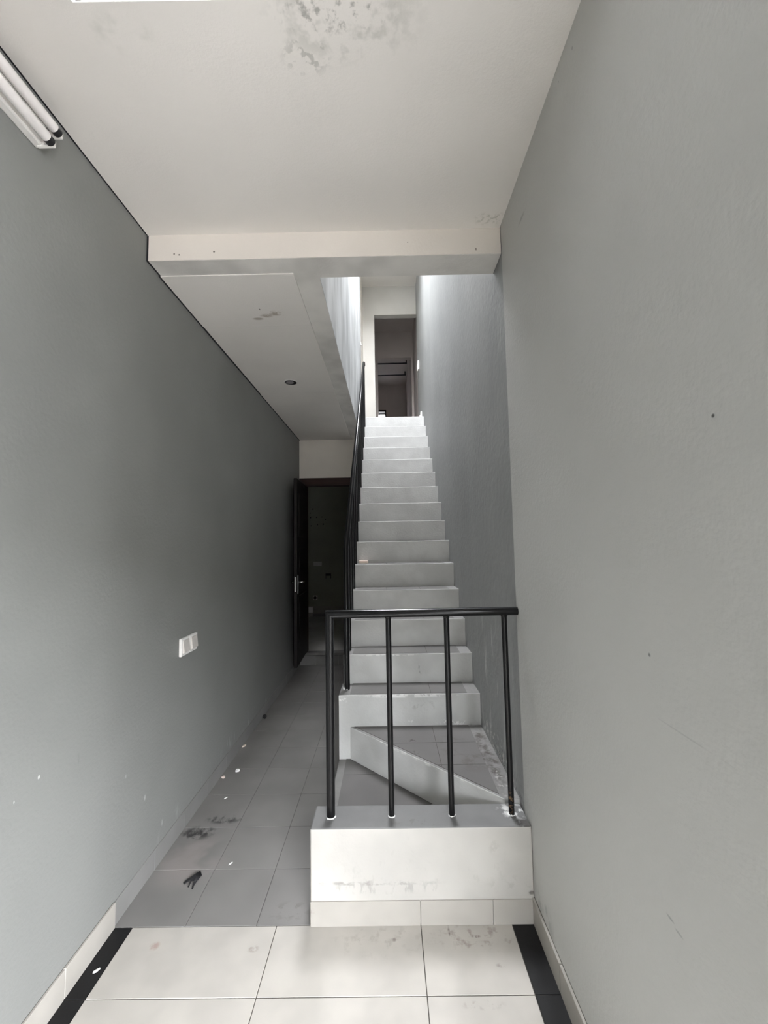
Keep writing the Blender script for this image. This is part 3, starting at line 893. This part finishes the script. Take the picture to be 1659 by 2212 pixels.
wall_plate_y('light_switch', 'wide pale switch plate inside the dark room', 'switch', -1.402, 1.195, 0.165, 0.085, 8.24, 'plastic_white', 2)
so = thing('power_socket', 'pale square power socket low on the dark room wall', 'socket', (-1.456, 8.24, 0.524))
box('plate', -1.50, -1.412, 8.228, 8.24, 0.48, 0.568, 'plastic_white', so, bevel=0.003)
bm = bmesh.new(); add_tube(bm, (-1.456, 8.222, 0.524), (-1.456, 8.229, 0.524), 0.030, 20)
obj_from_bm('socket_face', bm, 'dark_trim', so)
jb = thing('junction_box', 'empty dark junction box opening in the dark room wall', 'junction box', (-1.19, 8.24, 0.942))
boxes('box_rim', [(-1.245, -1.135, 8.232, 8.241, 0.985, 1.0), (-1.245, -1.233, 8.232, 8.241, 0.90, 1.0), (-1.147, -1.135, 8.232, 8.241, 0.90, 1.0)], 'plastic_black', jb)
box('box_hollow', -1.233, -1.147, 8.236, 8.241, 0.955, 0.985, 'dark_trim', jb)
bx = thing('cable_box', 'small white cable box on the skirting of the dark room', 'box', (-1.545, 8.2, ZR2 + 0.07))
box('box_body', -1.60, -1.49, 8.17, 8.225, ZR2 + 0.085, ZR2 + 0.195, 'plastic_white', bx, bevel=0.004)
box('box_lid', -1.598, -1.492, 8.164, 8.172, ZR2 + 0.088, ZR2 + 0.192, 'plastic_white', bx, bevel=0.003)
for k, (px, pz) in enumerate(((-1.494, 2.299), (-1.42, 2.13), (-1.31, 2.14), (-1.545, 2.13), (-1.55, 2.22), (-1.40, 1.98), (-1.285, 1.99), (-1.24, 2.09), (-1.53, 1.96))):
    bm = bmesh.new(); add_tube(bm, (px, 8.236, pz), (px, 8.2402, pz), 0.011 if k % 3 else 0.015, 8)
    obj_from_bm('screw_hole', bm, 'plastic_black', wfr)

# white fittings upstairs
t = thing('light_switch', 'white switch on the right wall beside the upper doorway', 'switch', (xr_at(6.38), 6.38, 4.42))
box('plate', xr_at(6.4) - 0.022, xr_at(6.4) + 0.01, 6.335, 6.43, 4.36, 4.50, 'plastic_white', t, bevel=0.004)
box('rocker', xr_at(6.4) - 0.030, xr_at(6.4) - 0.020, 6.35, 6.415, 4.335, 4.44, 'plastic_white', t, bevel=0.003)
t = thing('power_socket', 'white socket low on the right wall at the stair top', 'socket', (xr_at(6.12), 6.12, 3.53))
box('plate', xr_at(6.1) - 0.02, xr_at(6.1) + 0.01, 6.07, 6.16, 3.47, 3.58, 'plastic_white', t, bevel=0.004)
box('plug', xr_at(6.1) - 0.034, xr_at(6.1) - 0.018, 6.09, 6.14, 3.44, 3.53, 'plastic_white', t, bevel=0.005)
t = thing('wall_hook', 'tiny white hook on the left stairwell wall above the handrail', 'hook', (-0.335, 5.77, 4.51))
box('hook_plate', -0.336, -0.328, 5.755, 5.79, 4.49, 4.53, 'plastic_white', t, bevel=0.002)
box('hook_tip', -0.329, -0.318, 5.765, 5.78, 4.495, 4.508, 'plastic_white', t, bevel=0.002)

# ------------------------------------------------------------------ loose things
z7 = 7 * RISE + 0.0015
o = prism('tile_offcut', [(-0.262, 3.77), (-0.182, 3.765), (-0.178, 3.83), (-0.258, 3.835)], z7, z7 + 0.012, 'paper_tan', None, bevel=0.002)
tag(o, 'lower of two pale offcuts stacked on a stair tread', 'offcut', 'offcuts on the stairs')
o = prism('tile_offcut', [(-0.264, 3.785), (-0.184, 3.775), (-0.179, 3.84), (-0.259, 3.848)], z7 + 0.0125, z7 + 0.026, 'paper_pink', None, bevel=0.002)
tag(o, 'upper pinkish offcut on top of the stacked pair on the stairs', 'offcut', 'offcuts on the stairs')

# torn black plastic scrap on the corridor floor
bm = bmesh.new()
top = [(-0.975, 2.145, 0.012), (-0.935, 2.105, 0.020)]
spine = {
    'apex': (-0.952, 2.140, 0.004), 'shoulder': (-0.925, 2.100, 0.006), 'mid': (-0.965, 2.080, 0.022), 'mid2': (-0.942, 2.065, 0.018),
    'tipl0': (-1.022, 2.042, 0.004), 'tipl1': (-1.012, 2.034, 0.003), 'webl': (-0.982, 2.054, 0.012),
    'p1a': (-0.976, 2.048, 0.010), 'p1b': (-0.970, 2.048, 0.010), 'p1t': (-0.976, 2.012, 0.003), 'p1u': (-0.970, 2.012, 0.003),
    'webr': (-0.955, 2.048, 0.012), 'p2a': (-0.950, 2.042, 0.010), 'p2b': (-0.935, 2.050, 0.008), 'p2m': (-0.948, 2.018, 0.006), 'p2n': (-0.940, 2.020, 0.006),
    'p2t': (-0.945, 1.996, 0.003), 'p2u': (-0.936, 1.997, 0.003)}
spine = {k: (-0.956 + (x + 0.968) * 0.72, 2.070 + (y - 2.072) * 0.72, z * 0.8) for k, (x, y, z) in spine.items()}
V = {k: bm.verts.new(p) for k, p in spine.items()}
for f in (('apex', 'shoulder', 'mid2', 'mid'), ('apex', 'mid', 'webl', 'tipl0'), ('tipl0', 'webl', 'tipl1'), ('mid', 'p1b', 'p1a', 'webl'), ('p1a', 'p1b', 'p1u', 'p1t'),
          ('mid', 'mid2', 'webr', 'p1b'), ('mid2', 'p2b', 'p2a', 'webr'), ('mid2', 'shoulder', 'p2b'), ('p2a', 'p2b', 'p2n', 'p2m'), ('p2m', 'p2n', 'p2u', 'p2t')):
    bm.faces.new([V[k] for k in f])
bmesh.ops.recalc_face_normals(bm, faces=bm.faces)
bmesh.ops.subdivide_edges(bm, edges=list(bm.edges), cuts=2, use_grid_fill=True, smooth=0.3)
ext = bmesh.ops.extrude_face_region(bm, geom=list(bm.faces))
for v in [e for e in ext['geom'] if isinstance(e, bmesh.types.BMVert)]:
    v.co.z += 0.003
bmesh.ops.recalc_face_normals(bm, faces=bm.faces)
for v in bm.verts:
    v.co.z = max(v.co.z, 0.0006)
o = obj_from_bm('plastic_scrap', bm, 'plastic_black')
tag(o, 'torn black plastic scrap with prongs on the grey corridor floor', 'scrap')


def chip(name, label, cat, x, y, z, s, mat, seed, flat=0.5, stretch=1.0, rot=0.0):
    rnd = random.Random(seed)
    bm = bmesh.new()
    bmesh.ops.create_icosphere(bm, subdivisions=2, radius=s)
    for v in bm.verts:
        k = rnd.uniform(0.75, 1.15)
        v.co = Vector((v.co.x * k * stretch, v.co.y * k, v.co.z * flat * k))
    zmin = min(v.co.z for v in bm.verts)
    bmesh.ops.rotate(bm, verts=bm.verts, matrix=Matrix.Rotation(rot, 3, 'Z'))
    for v in bm.verts:
        v.co += Vector((x, y, z - zmin))
    o = obj_from_bm(name, bm, mat)
    return tag(o, label, cat, 'paint chips on the floor' if cat == 'paint chip' else None)


chip('paint_chip', 'bright white paint chip by the corridor dirt near the left wall', 'paint chip', -1.086, 3.0, 0, 0.017, 'paint_blob', 1)
chip('paint_chip', 'pinkish white paint chip touching the left skirting', 'paint chip', -1.155, 2.92, 0, 0.014, 'paper_pink', 2)
chip('paint_chip', 'thin white flake on the corridor tile beyond the black scrap', 'paint chip', -0.815, 2.167, 0, 0.005, 'paint_blob', 3, 0.3, 2.4, 1.0)
chip('paint_chip', 'white flake lying on the black border strip', 'paint chip', -1.127, 1.656, 0, 0.0075, 'paint_blob', 4, 0.3, 1.7, 0.7)
chip('paint_chip', 'pale flake beside the far stretch of left skirting', 'paint chip', -1.165, 3.36, 0, 0.012, 'paper_tan', 5, 0.4, 1.8, 1.3)
chip('paint_chip', 'faint flake on the corridor floor between the dirt and white chip', 'paint chip', -1.05, 2.70, 0, 0.006, 'paint_blob', 6, 0.3, 2.2, 0.9)
chip('rubber_plug', 'small dark round plug at the foot of the left wall', 'plug', -1.158, 3.87, 0, 0.020, 'plastic_black', 8, 0.95)
